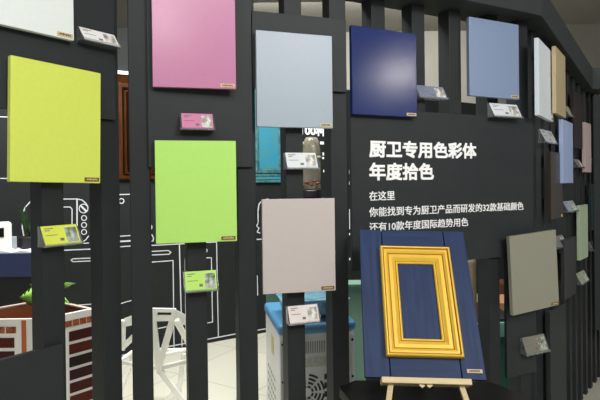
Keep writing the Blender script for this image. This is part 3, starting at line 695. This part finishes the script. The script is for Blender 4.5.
SEAT = [N, (196, 359, 3.55), (186, 350, 3.80), (134, 351, 3.80), (119, 362, 3.55)]
for a, b in zip(SEAT, SEAT[1:] + SEAT[:1]): strut(a, b, 0.026, 'seat_bar')
cS = (158, 356, 3.62)
strut(cS, SEAT[2], 0.022, 'seat_bar'); strut(cS, SEAT[3], 0.022, 'seat_bar')
strut(cS, N, 0.022, 'seat_bar')
def fl(px, Y): r = ray(px, 300); return Vector((r.x / r.y * Y, Y, 0.006)) - base
for a, b in (((158.5, 369, 3.36), fl(205, 3.36)), ((192, 366, 3.5), fl(142, 3.32)), ((134, 354, 3.78), fl(112, 3.72)), ((184, 353, 3.78), fl(176, 3.82))):
    MB().bar(Q(*a), b, 0.034, 0.026).build('leg', CHW, t, 0.003)

# ------------------------------------------------------------------ far left counter with coffee machine and plant
cz = at_depth(10, 253.5, 3.55).z
xr = at_depth(38, 260, 3.55).x
t = thing('bar_counter', 'dark counter with navy front slab at far left', 'counter', (xr - 0.6, 3.55, 0))
MB().box(-0.6, 0.6, 0, 0.34, cz - 0.16, cz).build('navy_slab', mat('navy_laminate', (38, 50, 88), 0.45), t, 0.003)
MB().box(-0.56, 0.56, 0.06, 0.32, 0, cz - 0.16).build('counter_body', mat('counter_black', (22, 23, 24), 0.6), t)
pp = at_depth(-4, 250, 3.6)
m = MB(); pr = []
for k in range(13):
    u = k / 12; pr.append((-0.16 + 0.32 * u, 0.006 + 0.012 * math.sin(u * 7) ** 2))
for (x0, z0), (x1, z1) in zip(pr, pr[1:]): m.prism([(x0, 0, 0.0005), (x1, 0, 0.0005), (x1, 0, z1), (x0, 0, z0)], (0, 0.2, 0))
o = m.build('paper_sheets', mat('paper_white', (232, 228, 232), 0.7)); o.location = (at_depth(14, 254, 3.56).x, 3.56, cz); tag(o, 'loose white paper sheets on the navy counter', 'paper')
q = at_depth(-3, 251, 3.62)
t = thing('coffee_machine', 'white coffee machine with dark screen on the counter', 'coffee machine', (q.x, 3.62, cz), math.radians(29))
hh = at_depth(5, 223, 3.62).z - cz; hx = at_depth(10, 235, 3.62).x - q.x
MB().box(-hx, hx, 0, 0.18, 0.0, hh).build('body', WHITEP, t, 0.025, seg=4)
MB().box(-hx + 0.02, hx - 0.048, -0.004, 0.01, hh - 0.10, hh - 0.035).build('screen', mat('screen_black', (12, 13, 15), 0.2), t)
MB().box(hx, hx + 0.03, 0.02, 0.08, 0.02, 0.10).build('spout', mat('spout_grey', (150, 158, 164), 0.3), t, 0.004)
q = at_depth(29, 250, 3.76)
t = thing('potted_fern', 'dark green potted plant on the counter beside the coffee machine', 'plant', (q.x, 3.78, cz))
MB().lathe([(0.05, 0), (0.065, 0.01), (0.075, 0.09), (0.068, 0.095)], 24).build('pot', mat('pot_black', (20, 21, 22), 0.5), t)
FERN = mat('fern_green', (52, 92, 40), 0.5, rgb2=(30, 60, 26), scale=20)
for k in range(13):
    an = k * 2.4; m = MB(); leaf(m, (0.02 * math.cos(an), 0.02 * math.sin(an), 0.09), (0.07 * math.cos(an), 0.07 * math.sin(an), 0.22 + 0.10 * ((k * 7) % 5) / 4), 0.022, 0.01); m.build('leaf', FERN, t, smooth=True)

# ------------------------------------------------------------------ furniture glimpsed right of the easel
def lounge(px0, px1, yt, Y, rgb, label, name='armchair'):
    a = at_depth(px0, yt, Y); b = at_depth(px1, yt, Y); wd = b.x - a.x; top = a.z
    t = thing(name, label, 'chair', ((a.x + b.x) / 2, Y, 0)); m = mat('cloth_%d_%d_%d' % rgb, rgb, 0.75, 0.3, 0.08, 60, bump=0.3, bscale=300)
    MB().box(-wd / 2, wd / 2, 0, 0.12, 0.30, top).build('backrest', m, t, 0.04, seg=4)
    MB().box(-wd / 2, wd / 2, 0.12, 0.62, 0.25, 0.45).build('seat', m, t, 0.04, seg=4)
    for sx in (-1, 1):
        for y in (0.06, 0.56): MB().tube((sx * (wd / 2 - 0.05), y, 0), (sx * (wd / 2 - 0.05), y, 0.30), 0.014, 0.02).build('leg', WOODPALE, t)
lounge(440, 478, 257, 3.5, (150, 136, 112), 'beige upholstered chair behind the easel')
lounge(497, 540, 281, 4.4, (84, 50, 30), 'brown leather chair behind the screen right of the easel')
a = at_depth(495, 303, 3.9); b = at_depth(530, 303, 3.9)
t = thing('tan_crate', 'tan wooden crate behind the screen right of the easel', 'crate', ((a.x + b.x) / 2, 3.9, 0))
MB().box((a.x - b.x) / 2, (b.x - a.x) / 2, 0, 0.3, 0, a.z).build('crate_body', mat('tan_wood', (176, 132, 96), 0.6, 0.3, 0.08, 8), t, 0.004)
a = at_depth(494, 322, 3.45); b = at_depth(516, 322, 3.45)
t = thing('teal_cabinet', 'teal cabinet glimpsed through the gap right of the easel', 'cabinet', ((a.x + b.x) / 2, 3.45, 0))
hwd = (b.x - a.x) / 2
MB().box(-hwd, hwd, 0, 0.3, 0.0, a.z - 0.10).build('body', mat('teal_lacquer', (46, 92, 84), 0.45), t, 0.003)
MB().box(-hwd - 0.004, hwd + 0.004, -0.008, 0.31, a.z - 0.10, a.z).build('cabinet_top', mat('teal_pale', (112, 160, 148), 0.45), t, 0.006)
MB().box(-hwd - 0.004, hwd + 0.004, 0.0, 0.31, a.z, a.z + 0.02).build('top_edge', BLOCK, t)
